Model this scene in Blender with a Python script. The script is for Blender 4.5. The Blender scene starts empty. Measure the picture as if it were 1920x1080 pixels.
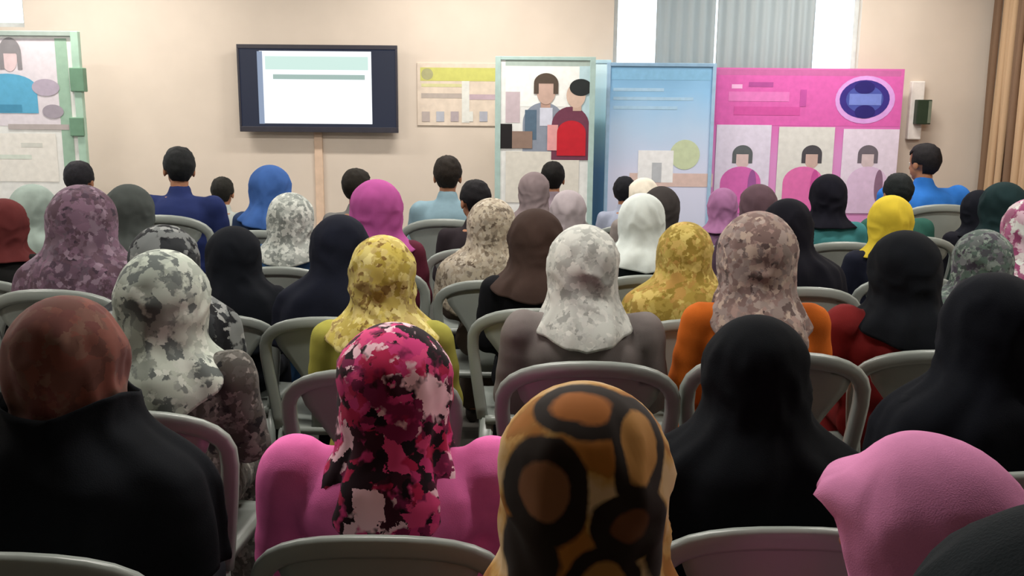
import bpy, bmesh, math, random
import numpy as np
from mathutils import Vector, Matrix, Euler, noise

scene = bpy.context.scene
C = scene.collection
random.seed(7)
PI = math.pi
R = math.radians

# ------------------------------------------------------------------ camera, world, exposure
F = 1800.0                    # focal length in pixels of the 1920 x 1080 frame
CAM = Vector((0, 0, 1.70))
PITCH = 11.0
ROLL = 0.5
cd = bpy.data.cameras.new('camera')
cam = bpy.data.objects.new('camera', cd)
C.objects.link(cam)
cd.sensor_width = 36
cd.lens = 36 * F / 1920
cam.location = CAM
cam.rotation_euler = (Matrix.Rotation(R(90 - PITCH), 3, 'X') @ Matrix.Rotation(R(ROLL), 3, 'Z')).to_euler()
scene.camera = cam
CAMROT = cam.rotation_euler.to_matrix()

w = bpy.data.worlds.new('world')
scene.world = w
w.use_nodes = True
bg = w.node_tree.nodes['Background']
bg.inputs[0].default_value = (0.86, 0.94, 1.0, 1)
bg.inputs[1].default_value = 3.2

scene.view_settings.view_transform = 'Standard'
scene.view_settings.look = 'None'
scene.view_settings.gamma = 1
scene.view_settings.use_curve_mapping = False
scene.view_settings.exposure = 0.0
LAMP_W = 44.0                 # watts of each ceiling batten

WALL_Y = 8.4
CEIL = 3.2
LEFT_X, RIGHT_X, BACK_Y = -5.6, 4.13, -3.2


def at(px, py, d):
    v = CAMROT @ Vector((px - 960, -(py - 540), -F))
    return CAM + v * (d / v.y)


# ------------------------------------------------------------------ materials
MATS = {}


def hexc(s):
    if not isinstance(s, str):
        return (s[0], s[1], s[2], 1)
    v = [int(s[i:i + 2], 16) / 255 for i in (0, 2, 4)]
    return tuple((c / 12.92 if c <= 0.04045 else ((c + .055) / 1.055) ** 2.4) for c in v) + (1,)


def base_mat(name, rough=.8, sheen=0, spec=.3):
    m = bpy.data.materials.new(name)
    m.use_nodes = True
    nt = m.node_tree
    p = nt.nodes['Principled BSDF']
    p.inputs['Roughness'].default_value = rough
    p.inputs['Specular IOR Level'].default_value = spec
    if sheen:
        p.inputs['Sheen Weight'].default_value = sheen
        p.inputs['Sheen Roughness'].default_value = .5
    return m, nt, p


def plain(col, rough=.8, sheen=0, spec=.3, var=.08, scale=14, bump=0.0, bscale=300):
    key = ('plain', col, rough, sheen, spec, var, scale, bump)
    if key in MATS:
        return MATS[key]
    m, nt, p = base_mat('plain_' + str(col), rough, sheen, spec)
    tc = nt.nodes.new('ShaderNodeTexCoord')
    nz = nt.nodes.new('ShaderNodeTexNoise')
    nz.inputs['Scale'].default_value = scale
    nz.inputs['Detail'].default_value = 3
    nt.links.new(tc.outputs['Object'], nz.inputs['Vector'])
    cr = nt.nodes.new('ShaderNodeValToRGB')
    c = hexc(col)
    cr.color_ramp.elements[0].position = .3
    cr.color_ramp.elements[1].position = .7
    cr.color_ramp.elements[0].color = tuple(x * (1 - var) for x in c[:3]) + (1,)
    cr.color_ramp.elements[1].color = tuple(min(1, x * (1 + var)) for x in c[:3]) + (1,)
    nt.links.new(nz.outputs['Fac'], cr.inputs[0])
    nt.links.new(cr.outputs[0], p.inputs['Base Color'])
    if bump:
        n2 = nt.nodes.new('ShaderNodeTexNoise')
        n2.inputs['Scale'].default_value = bscale
        b = nt.nodes.new('ShaderNodeBump')
        b.inputs['Strength'].default_value = bump
        b.inputs['Distance'].default_value = .004
        nt.links.new(tc.outputs['Object'], n2.inputs['Vector'])
        nt.links.new(n2.outputs['Fac'], b.inputs['Height'])
        nt.links.new(b.outputs[0], p.inputs['Normal'])
    MATS[key] = m
    return m


def cloth(col, var=.14):
    return plain(col, .9, 0, .12, var, 9, .2, 420)


def floral(cols, scale=16, distort=.5, seed=0.0, fine=.5, soft=True):
    """printed cloth: blooms of a few colours broken up by smaller petals"""
    m, nt, p = base_mat('floral_' + cols[0], .85, .06, .15)
    N, L = nt.nodes, nt.links
    tc = N.new('ShaderNodeTexCoord')
    mp = N.new('ShaderNodeMapping')
    mp.inputs['Location'].default_value = (seed, seed * .7, seed * 1.3)
    L.new(tc.outputs['Object'], mp.inputs['Vector'])

    def layer(sc, vec):
        nz = N.new('ShaderNodeTexNoise')
        nz.inputs['Scale'].default_value = sc * 1.3
        nz.inputs['Detail'].default_value = 4
        nz.inputs['Roughness'].default_value = .65
        L.new(vec, nz.inputs['Vector'])
        mx = N.new('ShaderNodeVectorMath')
        mx.operation = 'MULTIPLY_ADD'
        mx.inputs[1].default_value = (distort * 2.4 / sc,) * 3
        L.new(nz.outputs['Color'], mx.inputs[0])
        L.new(vec, mx.inputs[2])
        vo = N.new('ShaderNodeTexVoronoi')
        vo.inputs['Scale'].default_value = sc
        L.new(mx.outputs[0], vo.inputs['Vector'])
        sp = N.new('ShaderNodeSeparateColor')
        L.new(vo.outputs['Color'], sp.inputs[0])
        cr = N.new('ShaderNodeValToRGB')
        cr.color_ramp.interpolation = 'LINEAR' if soft else 'CONSTANT'
        e = cr.color_ramp.elements
        e[0].color = hexc(cols[0])
        e[1].color = hexc(cols[1])
        e[1].position = 1 / len(cols)
        for i, c in enumerate(cols[2:], 2):
            x = e.new(i / len(cols))
            x.color = hexc(c)
        L.new(sp.outputs[0], cr.inputs[0])
        return cr.outputs[0]

    big, small = layer(scale, mp.outputs[0]), layer(scale * 2.7, mp.outputs[0])
    nz = N.new('ShaderNodeTexNoise')
    nz.inputs['Scale'].default_value = scale * 1.1
    nz.inputs['Detail'].default_value = 3
    L.new(mp.outputs[0], nz.inputs['Vector'])
    mr = N.new('ShaderNodeMapRange')
    mr.inputs['From Min'].default_value = .62 - .25 * fine
    mr.inputs['From Max'].default_value = .68 - .25 * fine
    L.new(nz.outputs['Fac'], mr.inputs['Value'])
    mix = N.new('ShaderNodeMix')
    mix.data_type = 'RGBA'
    L.new(mr.outputs[0], mix.inputs[0])
    L.new(big, mix.inputs[6])
    L.new(small, mix.inputs[7])
    L.new(mix.outputs[2], p.inputs['Base Color'])
    return m


def rings(cols, medals):
    """printed cloth: tan ground with amber clouds and dark-outlined medallions at given spots (x, y, z, radius, band, inside)"""
    base, cloud, ring = cols
    m, nt, p = base_mat('medallion_print', .8, .06, .2)
    N, L = nt.nodes, nt.links
    tc = N.new('ShaderNodeTexCoord')
    nz = N.new('ShaderNodeTexNoise')
    nz.inputs['Scale'].default_value = 11
    nz.inputs['Detail'].default_value = 4
    L.new(tc.outputs['Object'], nz.inputs['Vector'])
    cr = N.new('ShaderNodeValToRGB')
    e = cr.color_ramp.elements
    e[0].position, e[0].color = .40, hexc(cloud)
    e[1].position, e[1].color = .60, hexc(base)
    for pos, c in ((.46, 'a8702e'), (.5, 'c99a52'), (.68, 'd9b98a')):
        x = e.new(pos)
        x.color = hexc(c)
    L.new(nz.outputs['Fac'], cr.inputs[0])
    wob = N.new('ShaderNodeVectorMath')
    wob.operation = 'MULTIPLY_ADD'
    wob.inputs[1].default_value = (.035,) * 3
    L.new(nz.outputs['Color'], wob.inputs[0])
    L.new(tc.outputs['Object'], wob.inputs[2])
    col = cr.outputs[0]
    for (x, y, z, sx, sz, r, band, inside) in medals:
        sb = N.new('ShaderNodeVectorMath')
        sb.operation = 'SUBTRACT'
        sb.inputs[1].default_value = (x + .0175, y + .0175, z + .0175)
        L.new(wob.outputs[0], sb.inputs[0])
        ml = N.new('ShaderNodeVectorMath')
        ml.operation = 'MULTIPLY'
        ml.inputs[1].default_value = (1 / sx, .6, 1 / sz)
        L.new(sb.outputs[0], ml.inputs[0])
        ln = N.new('ShaderNodeVectorMath')
        ln.operation = 'LENGTH'
        L.new(ml.outputs[0], ln.inputs[0])
        for thr, c in ((r, ring), (r - band, inside)):
            lt = N.new('ShaderNodeMapRange')
            lt.inputs['From Min'].default_value = thr
            lt.inputs['From Max'].default_value = thr - .006
            L.new(ln.outputs['Value'], lt.inputs['Value'])
            mx = N.new('ShaderNodeMix')
            mx.data_type = 'RGBA'
            L.new(lt.outputs[0], mx.inputs[0])
            L.new(col, mx.inputs[6])
            mx.inputs[7].default_value = hexc(c)
            col = mx.outputs[2]
    L.new(col, p.inputs['Base Color'])
    return m


def emit(col, strength, rough=.4):
    key = ('emit', col, strength)
    if key not in MATS:
        m, nt, p = base_mat('lit_' + str(col), rough)
        p.inputs['Base Color'].default_value = (.02, .02, .02, 1)
        p.inputs['Emission Color'].default_value = hexc(col)
        p.inputs['Emission Strength'].default_value = strength
        MATS[key] = m
    return MATS[key]


def gradient_print(stops, z0, z1, axis=2):
    """printed colour blend on a banner, bottom to top"""
    m, nt, p = base_mat('gradient_print', .45, 0, .4)
    N, L = nt.nodes, nt.links
    tc = N.new('ShaderNodeTexCoord')
    sp = N.new('ShaderNodeSeparateXYZ')
    L.new(tc.outputs['Object'], sp.inputs[0])
    mr = N.new('ShaderNodeMapRange')
    mr.inputs['From Min'].default_value = z0
    mr.inputs['From Max'].default_value = z1
    nz = N.new('ShaderNodeTexNoise')
    nz.inputs['Scale'].default_value = 2.5
    L.new(tc.outputs['Object'], nz.inputs['Vector'])
    md = N.new('ShaderNodeMath')
    md.operation = 'MULTIPLY_ADD'
    md.inputs[1].default_value = .25
    L.new(nz.outputs['Fac'], md.inputs[0])
    L.new(sp.outputs[axis], md.inputs[2])
    L.new(md.outputs[0], mr.inputs['Value'])
    cr = N.new('ShaderNodeValToRGB')
    e = cr.color_ramp.elements
    e[0].position, e[0].color = stops[0][0], hexc(stops[0][1])
    e[1].position, e[1].color = stops[-1][0], hexc(stops[-1][1])
    for s in stops[1:-1]:
        x = e.new(s[0])
        x.color = hexc(s[1])
    L.new(mr.outputs[0], cr.inputs[0])
    L.new(cr.outputs[0], p.inputs['Base Color'])
    return m


def pane_glass():
    m = bpy.data.materials.new('pane_glass')
    m.use_nodes = True
    nt = m.node_tree
    nt.nodes.clear()
    o = nt.nodes.new('ShaderNodeOutputMaterial')
    t = nt.nodes.new('ShaderNodeBsdfTransparent')
    t.inputs[0].default_value = (.95, .98, 1, 1)
    g = nt.nodes.new('ShaderNodeBsdfGlossy')
    g.inputs['Roughness'].default_value = .02
    x = nt.nodes.new('ShaderNodeMixShader')
    x.inputs[0].default_value = .06
    nt.links.new(t.outputs[0], x.inputs[1])
    nt.links.new(g.outputs[0], x.inputs[2])
    nt.links.new(x.outputs[0], o.inputs[0])
    return m


def curtain_mat(col, translucency):
    m = bpy.data.materials.new('curtain_cloth')
    m.use_nodes = True
    nt = m.node_tree
    p = nt.nodes['Principled BSDF']
    p.inputs['Roughness'].default_value = .9
    p.inputs['Base Color'].default_value = hexc(col)
    tr = nt.nodes.new('ShaderNodeBsdfTranslucent')
    tr.inputs[0].default_value = hexc(col)
    nz = nt.nodes.new('ShaderNodeTexNoise')
    nz.inputs['Scale'].default_value = 400
    b = nt.nodes.new('ShaderNodeBump')
    b.inputs['Strength'].default_value = .15
    nt.links.new(nz.outputs[0], b.inputs['Height'])
    nt.links.new(b.outputs[0], p.inputs['Normal'])
    x = nt.nodes.new('ShaderNodeMixShader')
    x.inputs[0].default_value = translucency
    o = nt.nodes['Material Output']
    nt.links.new(p.outputs[0], x.inputs[1])
    nt.links.new(tr.outputs[0], x.inputs[2])
    nt.links.new(x.outputs[0], o.inputs[0])
    return m


def tile_floor():
    m, nt, p = base_mat('floor_tiles', .35, 0, .5)
    N, L = nt.nodes, nt.links
    tc = N.new('ShaderNodeTexCoord')
    br = N.new('ShaderNodeTexBrick')
    br.offset = 0
    br.inputs['Color1'].default_value = hexc('66635e')
    br.inputs['Color2'].default_value = hexc('5e5b56')
    br.inputs['Mortar'].default_value = hexc('403d3a')
    br.inputs['Scale'].default_value = 1
    br.inputs['Brick Width'].default_value = .4
    br.inputs['Row Height'].default_value = .4
    br.inputs['Mortar Size'].default_value = .004
    L.new(tc.outputs['Object'], br.inputs['Vector'])
    L.new(br.outputs['Color'], p.inputs['Base Color'])
    return m


# ------------------------------------------------------------------ mesh helpers
def link(name, me, mat=None, parent=None, mats=None):
    o = bpy.data.objects.new(name, me)
    C.objects.link(o)
    if mat is not None:
        if len(me.materials) == 0:
            me.materials.append(mat)
        o.material_slots[0].link = 'OBJECT'
        o.material_slots[0].material = mat
    if parent:
        o.parent = parent
    return o


def mesh_from(name, verts, faces, smooth=False):
    me = bpy.data.meshes.new(name)
    me.from_pydata([tuple(v) for v in verts], [], faces)
    if smooth:
        me.polygons.foreach_set('use_smooth', [True] * len(me.polygons))
    me.update()
    return me


def bm_mesh(name, bm, smooth=False):
    bmesh.ops.recalc_face_normals(bm, faces=bm.faces[:])
    me = bpy.data.meshes.new(name)
    bm.to_mesh(me)
    bm.free()
    if smooth:
        me.polygons.foreach_set('use_smooth', [True] * len(me.polygons))
    return me


def box_mesh(name, lo, hi, bevel=0.0):
    bm = bmesh.new()
    bmesh.ops.create_cube(bm, size=1)
    for v in bm.verts:
        for i in range(3):
            v.co[i] = lo[i] if v.co[i] < 0 else hi[i]
    if bevel:
        bmesh.ops.bevel(bm, geom=bm.edges[:] + bm.verts[:], offset=bevel, segments=2, profile=.5, affect='EDGES')
    return bm_mesh(name, bm)


def box(name, lo, hi, mat, parent=None, bevel=0.0):
    """axis-aligned box; vertices are kept in the parent's space"""
    return link(name, box_mesh(name, lo, hi, bevel), mat, parent)


def sweep(path, size, side=None, closed_caps=True):
    """quad tube with an oblong rounded section along a path; size: list of (w, h) half sizes; side: vector of the w axis"""
    n = len(path)
    P = [Vector(p) for p in path]
    prof = [(math.cos(a), math.sin(a)) for a in [2 * PI * k / 8 + PI / 8 for k in range(8)]]
    verts, faces = [], []
    for i in range(n):
        t = (P[min(i + 1, n - 1)] - P[max(i - 1, 0)]).normalized()
        s = Vector(side[i]) if isinstance(side, list) else Vector(side)
        s = (s - t * s.dot(t)).normalized()
        u = t.cross(s)
        wd, h = size[i] if isinstance(size, list) else size
        for c, q in prof:
            sg = lambda v: math.copysign(abs(v) ** .6, v)
            verts.append(P[i] + s * wd * sg(c) + u * h * sg(q))
    for i in range(n - 1):
        for k in range(8):
            a, b = i * 8 + k, i * 8 + (k + 1) % 8
            faces.append((a, b, b + 8, a + 8))
    if closed_caps:
        faces.append(tuple(range(7, -1, -1)))
        faces.append(tuple((n - 1) * 8 + k for k in range(8)))
    return verts, faces


def join_vf(parts):
    V, Fc = [], []
    for v, f in parts:
        o = len(V)
        V += list(v)
        Fc += [tuple(i + o for i in q) for q in f]
    return V, Fc


def empty(name, loc, rz=0, scale=1.0):
    o = bpy.data.objects.new(name, None)
    o.empty_display_size = .1
    C.objects.link(o)
    o.location = loc
    o.rotation_euler = (0, 0, rz)
    o.scale = (scale,) * 3
    return o


def tag(o, label, cat, group=None):
    o['label'] = label
    o['category'] = cat
    if group:
        o['group'] = group
    return o


def struct(o):
    o['kind'] = 'structure'
    return o


def rect(px0, py0, px1, py1, Y):
    """pixel rectangle -> X0, X1, Z0, Z1 on the upright plane at distance Y"""
    a, b = at(px0, (py0 + py1) / 2, Y), at(px1, (py0 + py1) / 2, Y)
    t, u = at((px0 + px1) / 2, py0, Y), at((px0 + px1) / 2, py1, Y)
    return a.x, b.x, u.z, t.z


# ------------------------------------------------------------------ setting
wall_m = plain('d9ccbe', .9, 0, .2, .03, 3, .05, 120)
white_m = plain('e8e8e4', .6, 0, .3, .03)
struct(box('floor', (LEFT_X - .2, BACK_Y, -.1), (RIGHT_X + .2, WALL_Y + .2, 0), tile_floor()))
struct(box('ceiling', (LEFT_X - .2, BACK_Y, CEIL), (RIGHT_X + .2, WALL_Y + .2, CEIL + .1), plain('d8d6d0', .9)))
struct(box('wall_right', (RIGHT_X, BACK_Y, 0), (RIGHT_X + .2, WALL_Y, CEIL), wall_m))
struct(box('wall_back', (LEFT_X - .2, BACK_Y - .2, 0), (RIGHT_X + .2, BACK_Y, CEIL), plain('a39a90', .9)))

# front wall with two window openings
wx0, wx1, wz0, _ = rect(1150, 0, 1612, 150, WALL_Y)
lx0, lx1, lz0, _ = rect(-150, 0, 44, 50, WALL_Y)
WT = 2.95


def wall_with_holes(name, x0, x1, z1, holes, y0, y1, mat):
    xs = sorted({x0, x1} | {h[0] for h in holes} | {h[1] for h in holes})
    zs = sorted({0, z1} | {h[2] for h in holes} | {h[3] for h in holes})
    bm = bmesh.new()
    for i in range(len(xs) - 1):
        for j in range(len(zs) - 1):
            cx, cz = (xs[i] + xs[i + 1]) / 2, (zs[j] + zs[j + 1]) / 2
            if any(h[0] < cx < h[1] and h[2] < cz < h[3] for h in holes):
                continue
            r = bmesh.ops.create_cube(bm, size=1)
            for v in r['verts']:
                v.co = ((xs[i] if v.co.x < 0 else xs[i + 1]), (y0 if v.co.y < 0 else y1), (zs[j] if v.co.z < 0 else zs[j + 1]))
    bmesh.ops.remove_doubles(bm, verts=bm.verts[:], dist=1e-5)
    return link(name, bm_mesh(name, bm), mat)


struct(wall_with_holes('wall_front', LEFT_X - .2, RIGHT_X + .2, CEIL,
                       [(wx0, wx1, wz0, WT), (lx0, lx1, lz0, WT)], WALL_Y, WALL_Y + .2, wall_m))
# left wall with an unseen window, added for more daylight on the left
SW = (6.1, 7.9, 1.0, 2.7)
bm = bmesh.new()
for y0, y1, z0, z1 in ((BACK_Y, SW[0], 0, CEIL), (SW[1], WALL_Y, 0, CEIL), (SW[0], SW[1], 0, SW[2]), (SW[0], SW[1], SW[3], CEIL)):
    r = bmesh.ops.create_cube(bm, size=1)
    for v in r['verts']:
        v.co = (LEFT_X - .2 if v.co.x < 0 else LEFT_X, y0 if v.co.y < 0 else y1, z0 if v.co.z < 0 else z1)
struct(link('wall_left', bm_mesh('wall_left', bm), wall_m))
struct(box('baseboard_front', (LEFT_X, WALL_Y - .015, 0), (RIGHT_X, WALL_Y, .1), plain('8a7a6a', .6)))

glass = pane_glass()


def window(name, x0, x1, z0, z1, cols):
    e = struct(empty(name, ((x0 + x1) / 2, WALL_Y + .1, z0)))
    ox, oz = e.location.x, z0
    fr = plain('cfd3d2', .5)
    t = .04
    for nm, lo, hi in (('frame_rail', (x0, -.03, z0), (x1, .03, z0 + t)), ('frame_rail', (x0, -.03, z1 - t), (x1, .03, z1)),
                       ('frame_stile', (x0, -.03, z0 + t), (x0 + t, .03, z1 - t)), ('frame_stile', (x1 - t, -.03, z0 + t), (x1, .03, z1 - t))):
        box(nm, (lo[0] - ox, lo[1], lo[2] - oz), (hi[0] - ox, hi[1], hi[2] - oz), fr, e)
    dx = (x1 - x0) / cols
    for k in range(cols):
        if k:
            box('mullion', (x0 + k * dx - .02 - ox, -.028, t), (x0 + k * dx + .02 - ox, .028, z1 - t - oz), fr, e)
        box('pane', (x0 + k * dx + .022 - ox, -.003, t), (x0 + (k + 1) * dx - .022 - ox, .003, z1 - t - oz), glass, e)
    return e


window('window_1', wx0, wx1, wz0, WT, 4)
window('window_2', lx0, lx1, lz0, WT, 2)
sw = struct(empty('added_window', (LEFT_X - .1, (SW[0] + SW[1]) / 2, SW[2])))  # added window out of view, brightens the left part of the room
hy, hz = (SW[1] - SW[0]) / 2, SW[3] - SW[2]
for nm, y0, y1, z0, z1 in (('frame_rail', -hy, hy, 0, .04), ('frame_rail', -hy, hy, hz - .04, hz), ('frame_stile', -hy, -hy + .04, .04, hz - .04),
                           ('frame_stile', hy - .04, hy, .04, hz - .04), ('mullion', -.02, .02, .04, hz - .04)):
    box(nm, (-.03, y0, z0), (.03, y1, z1), plain('cfd3d2', .5), sw)
for y0, y1 in ((-hy + .04, -.02), (.02, hy - .04)):
    box('pane', (-.003, y0, .04), (.003, y1, hz - .04), glass, sw)
box_s = struct(box('trim_1', (wx0 - .06, WALL_Y - .03, wz0 - .05), (wx1 + .06, WALL_Y + .06, wz0), white_m))


def pleated(name, p0, p1, z0, z1, folds, amp, mat, parent, normal, seed=0, lean=0.0):
    """hanging cloth with sine pleats from p0 to p1 (2D), thick through solidify"""
    rnd = random.Random(seed)
    p0, p1 = Vector(p0), Vector(p1)
    n = Vector(normal)
    nu, nz = folds * 8, 10
    ph = [rnd.uniform(-.5, .5) for _ in range(folds + 2)]
    verts, faces = [], []
    for j in range(nz + 1):
        z = z0 + (z1 - z0) * j / nz
        for i in range(nu + 1):
            u = i / nu
            f = u * folds
            k = int(min(f, folds))
            a = amp * (.75 + .25 * (1 - j / nz)) * (1 + .35 * ph[k])
            q = p0.lerp(p1, u) + n * a * math.sin(2 * PI * f + ph[k] * .6 * math.sin(z * 2))
            verts.append((q.x, q.y, z))
    for j in range(nz):
        for i in range(nu):
            a = j * (nu + 1) + i
            faces.append((a, a + 1, a + nu + 2, a + nu + 1))
    o = link(name, mesh_from(name, verts, faces, True), mat, parent)
    sm = o.modifiers.new('thickness', 'SOLIDIFY')
    sm.thickness = .004
    return o


# grey curtains over the middle of the right-hand window
gx0, gx1, _, _ = rect(1230, 0, 1526, 140, WALL_Y - .06)
gm = rect(1342, 0, 1344, 140, WALL_Y - .06)[0]
ce = tag(empty('window_curtain', ((gx0 + gx1) / 2, WALL_Y - .06, wz0)), 'pale grey pleated curtains drawn over the middle of the window behind the banners', 'curtain')
ox = ce.location.x
gm_ = curtain_mat('c3c8c8', .5)
pleated('curtain_panel', (gx0 - ox, 0), (gm - ox - .01, 0), -.10, 1.02, 5, .022, gm_, ce, (0, 1), 3)
pleated('curtain_panel', (gm - ox + .01, 0), (gx1 - ox, 0), -.10, 1.02, 8, .022, gm_, ce, (0, 1), 4)
vv, ff = sweep([(gx0 - ox - .5, 0, 1.04), (gx1 - ox + .4, 0, 1.04)], (.012, .012), (0, 1, 0))
link('curtain_rod', mesh_from('curtain_rod', vv, ff, True), plain('8a8a88', .4), ce)
for bx_ in (gx0 - ox - .45, gx1 - ox + .35):
    box('rod_bracket', (bx_ - .01, -.01, 1.03), (bx_ + .01, .06, 1.05), plain('8a8a88', .4), ce)

# brown curtain along the right wall
rc = tag(empty('side_curtain', (RIGHT_X - .12, 7.6, .0)), 'tan and brown striped floor-length curtain hanging along the right wall', 'curtain')
cy0, cy1 = 8.32 - 7.6, 5.9 - 7.6
tan_m, brown_m = curtain_mat('d2b18c', .25), curtain_mat('7d624c', .1)
nst = 18
for k in range(nst):
    a, b = cy0 + (cy1 - cy0) * k / nst, cy0 + (cy1 - cy0) * (k + 1) / nst
    pleated('curtain_stripe', (0, a), (0, b), .03, 2.9, 1, .04, brown_m if k % 3 == 0 else tan_m, rc, (1, 0), 20 + k)
vv, ff = sweep([(0, cy0 + .1, 2.92), (0, cy1 - .1, 2.92)], (.014, .014), (1, 0, 0))
link('curtain_rod', mesh_from('curtain_rod', vv, ff, True), plain('6a5848', .4), rc)
for b_ in (cy0 + .08, cy1 - .08):
    box('rod_bracket', (-.01, b_ - .01, 2.91), (.115, b_ + .01, 2.93), plain('6a5848', .4), rc)

# ceiling battens (the room's lamps)
for ix, X in enumerate((-3.4, -.4, 2.6)):
    for iy, Y in enumerate((2.7, 5.1, 7.3)):
        e = tag(empty('ceiling_light', (X, Y, CEIL)), 'white fluorescent batten on the ceiling above the audience', 'ceiling light', 'ceiling battens')
        box('housing', (-.62, -.06, -.05), (.62, .06, 0), white_m, e, .008)
        for s in (-1, 1):
            vv, ff = sweep([(-.6, s * .03, -.068), (.6, s * .03, -.068)], (.014, .014), (0, 1, 0))
            link('tube', mesh_from('tube', vv, ff, True), emit('fffaf0', 6), e)
        ld = bpy.data.lights.new('batten_light', 'AREA')
        ld.shape = 'RECTANGLE'
        ld.size, ld.size_y = 1.2, .12
        ld.energy = LAMP_W
        ld.color = (1, .95, .88)
        lo = bpy.data.objects.new('batten_light', ld)
        C.objects.link(lo)
        lo.parent = e
        lo.location = (0, 0, -.09)


# ------------------------------------------------------------------ things on and before the front wall
def poly(kind, w_, h_, n=28):
    if kind == 'ellipse':
        return [(w_ / 2 * math.cos(2 * PI * k / n), h_ / 2 * math.sin(2 * PI * k / n)) for k in range(n)]
    if kind == 'rect':
        return [(-w_ / 2, -h_ / 2), (w_ / 2, -h_ / 2), (w_ / 2, h_ / 2), (-w_ / 2, h_ / 2)]
    if kind == 'torso':      # rounded shoulders, straight below
        top = [(w_ / 2 * math.cos(a), h_ * .15 + h_ * .35 * math.sin(a)) for a in [PI * k / 14 for k in range(15)]]
        return top + [(-w_ / 2, -h_ / 2), (w_ / 2, -h_ / 2)]
    if kind == 'hair':       # cap with locks at the sides
        out = [(w_ / 2 * math.cos(a), h_ / 2 * math.sin(a)) for a in [PI * k / 14 for k in range(15)]]
        return out + [(-w_ / 2, -h_ / 2), (-w_ * .3, -h_ / 2), (-w_ * .3, 0), (w_ * .3, 0), (w_ * .3, -h_ / 2), (w_ / 2, -h_ / 2)]


LAYER = {}


def decal(name, kind, px0, py0, px1, py1, Y, col, parent, layer=1, mat=None, emitter=0):
    """flat printed shape lying on a panel"""
    x0, x1, z0, z1 = rect(px0, py0, px1, py1, Y)
    cx, cz = (x0 + x1) / 2, (z0 + z1) / 2
    pts = poly(kind, x1 - x0, z1 - z0)
    o = parent.matrix_basis.translation if False else parent.location
    LAYER[parent.name] = LAYER.get(parent.name, 0) + 1
    yy = -.0002 * LAYER[parent.name] - .0008 * layer
    V = [(cx + a - o.x, Y + yy - o.y, cz + b - o.z) for a, b in pts]
    m = mat or (emit(col, emitter) if emitter else plain(col, .5, 0, .3, .06, 20))
    me = mesh_from(name, V, [tuple(range(len(V)))])
    return link(name, me, m, parent)


# television
Y = WALL_Y - .10
x0, x1, z0, z1 = rect(447, 84, 746, 248, Y)
tv = tag(empty('television', ((x0 + x1) / 2, Y, (z0 + z1) / 2)), 'wide black flat television on the cream wall showing a white slide', 'television')
hw, hh = (x1 - x0) / 2, (z1 - z0) / 2
box('cabinet', (-hw + .01, .003, -hh + .01), (hw - .01, .05, hh - .01), plain('141416', .5), tv, .006)
bz = .035
bmk = plain('3b3a42', .3, 0, .5)
for lo, hi in (((-hw, -.012, hh - bz), (hw, .02, hh)), ((-hw, -.012, -hh), (hw, .02, -hh + bz * 1.3)),
               ((-hw, -.012, -hh + bz * 1.3), (-hw + bz * .5, .02, hh - bz)), ((hw - bz * .5, -.012, -hh + bz * 1.3), (hw, .02, hh - bz))):
    box('bezel', lo, hi, bmk, tv, .003)
box('screen', (-hw + bz * .5, -.002, -hh + bz * 1.3), (hw - bz * .5, .004, hh - bz), emit('1c2a48', .55), tv)
box('wall_bracket', (-.2, .048, -.2), (.2, .096, .2), plain('222222', .6), tv)
sc = Y - .0025
decal('slide', 'rect', 488, 96, 697, 232, sc, 'f6fbff', tv, 1, None, 1.15)
decal('slide_heading', 'rect', 497, 106, 690, 131, sc, 'd6f3ea', tv, 2, None, .95)
decal('slide_line', 'rect', 512, 140, 684, 149, sc, 'b4cfc8', tv, 2, None, .8)
decal('slide_edge', 'rect', 484, 96, 494, 232, sc, '9fb0cc', tv, 2, None, .8)

# cable cover under the television
cx = at(598, 300, WALL_Y - .01).x
ctop = rect(447, 84, 746, 248, Y)[2]
tag(box('cable_cover', (cx - .035, WALL_Y - .022, .1), (cx + .035, WALL_Y, ctop + .1), plain('dcc0a8', .7), None, .004),
    'peach plastic cable cover running down the wall below the television', 'cable cover')

# notice on the wall between television and banner
Y = WALL_Y - .012
x0, x1, z0, z1 = rect(782, 118, 934, 236, Y)
nb = tag(empty('wall_notice', ((x0 + x1) / 2, Y, (z0 + z1) / 2)), 'cream wall notice with a yellow-green heading band beside the television', 'notice')
box('panel', (x0 - nb.location.x, 0, z0 - nb.location.z), (x1 - nb.location.x, .012, z1 - nb.location.z), plain('dccdbd', .6), nb, .003)
decal('heading_band', 'rect', 788, 127, 932, 152, Y, 'c8c870', nb)
decal('heading_mark', 'ellipse', 790, 128, 812, 150, Y, 'aaa87e', nb, 2)
decal('printed_line', 'rect', 790, 157, 870, 163, Y, 'd2cf9c', nb)
decal('printed_line', 'rect', 790, 175, 866, 184, Y, 'b5aaa2', nb)
decal('printed_line', 'rect', 880, 177, 932, 187, Y, 'bfaab4', nb)
decal('printed_patch', 'rect', 866, 152, 880, 230, Y, 'dfe0da', nb)
for k in range(5):
    decal('printed_icon', 'rect', 791 + k * 27, 209, 806 + k * 27, 228, Y, ('b6aaa6', 'b3b6c0', 'b0a4a8', 'dfe0da', 'aeb0bc')[k], nb, 2)


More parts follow.
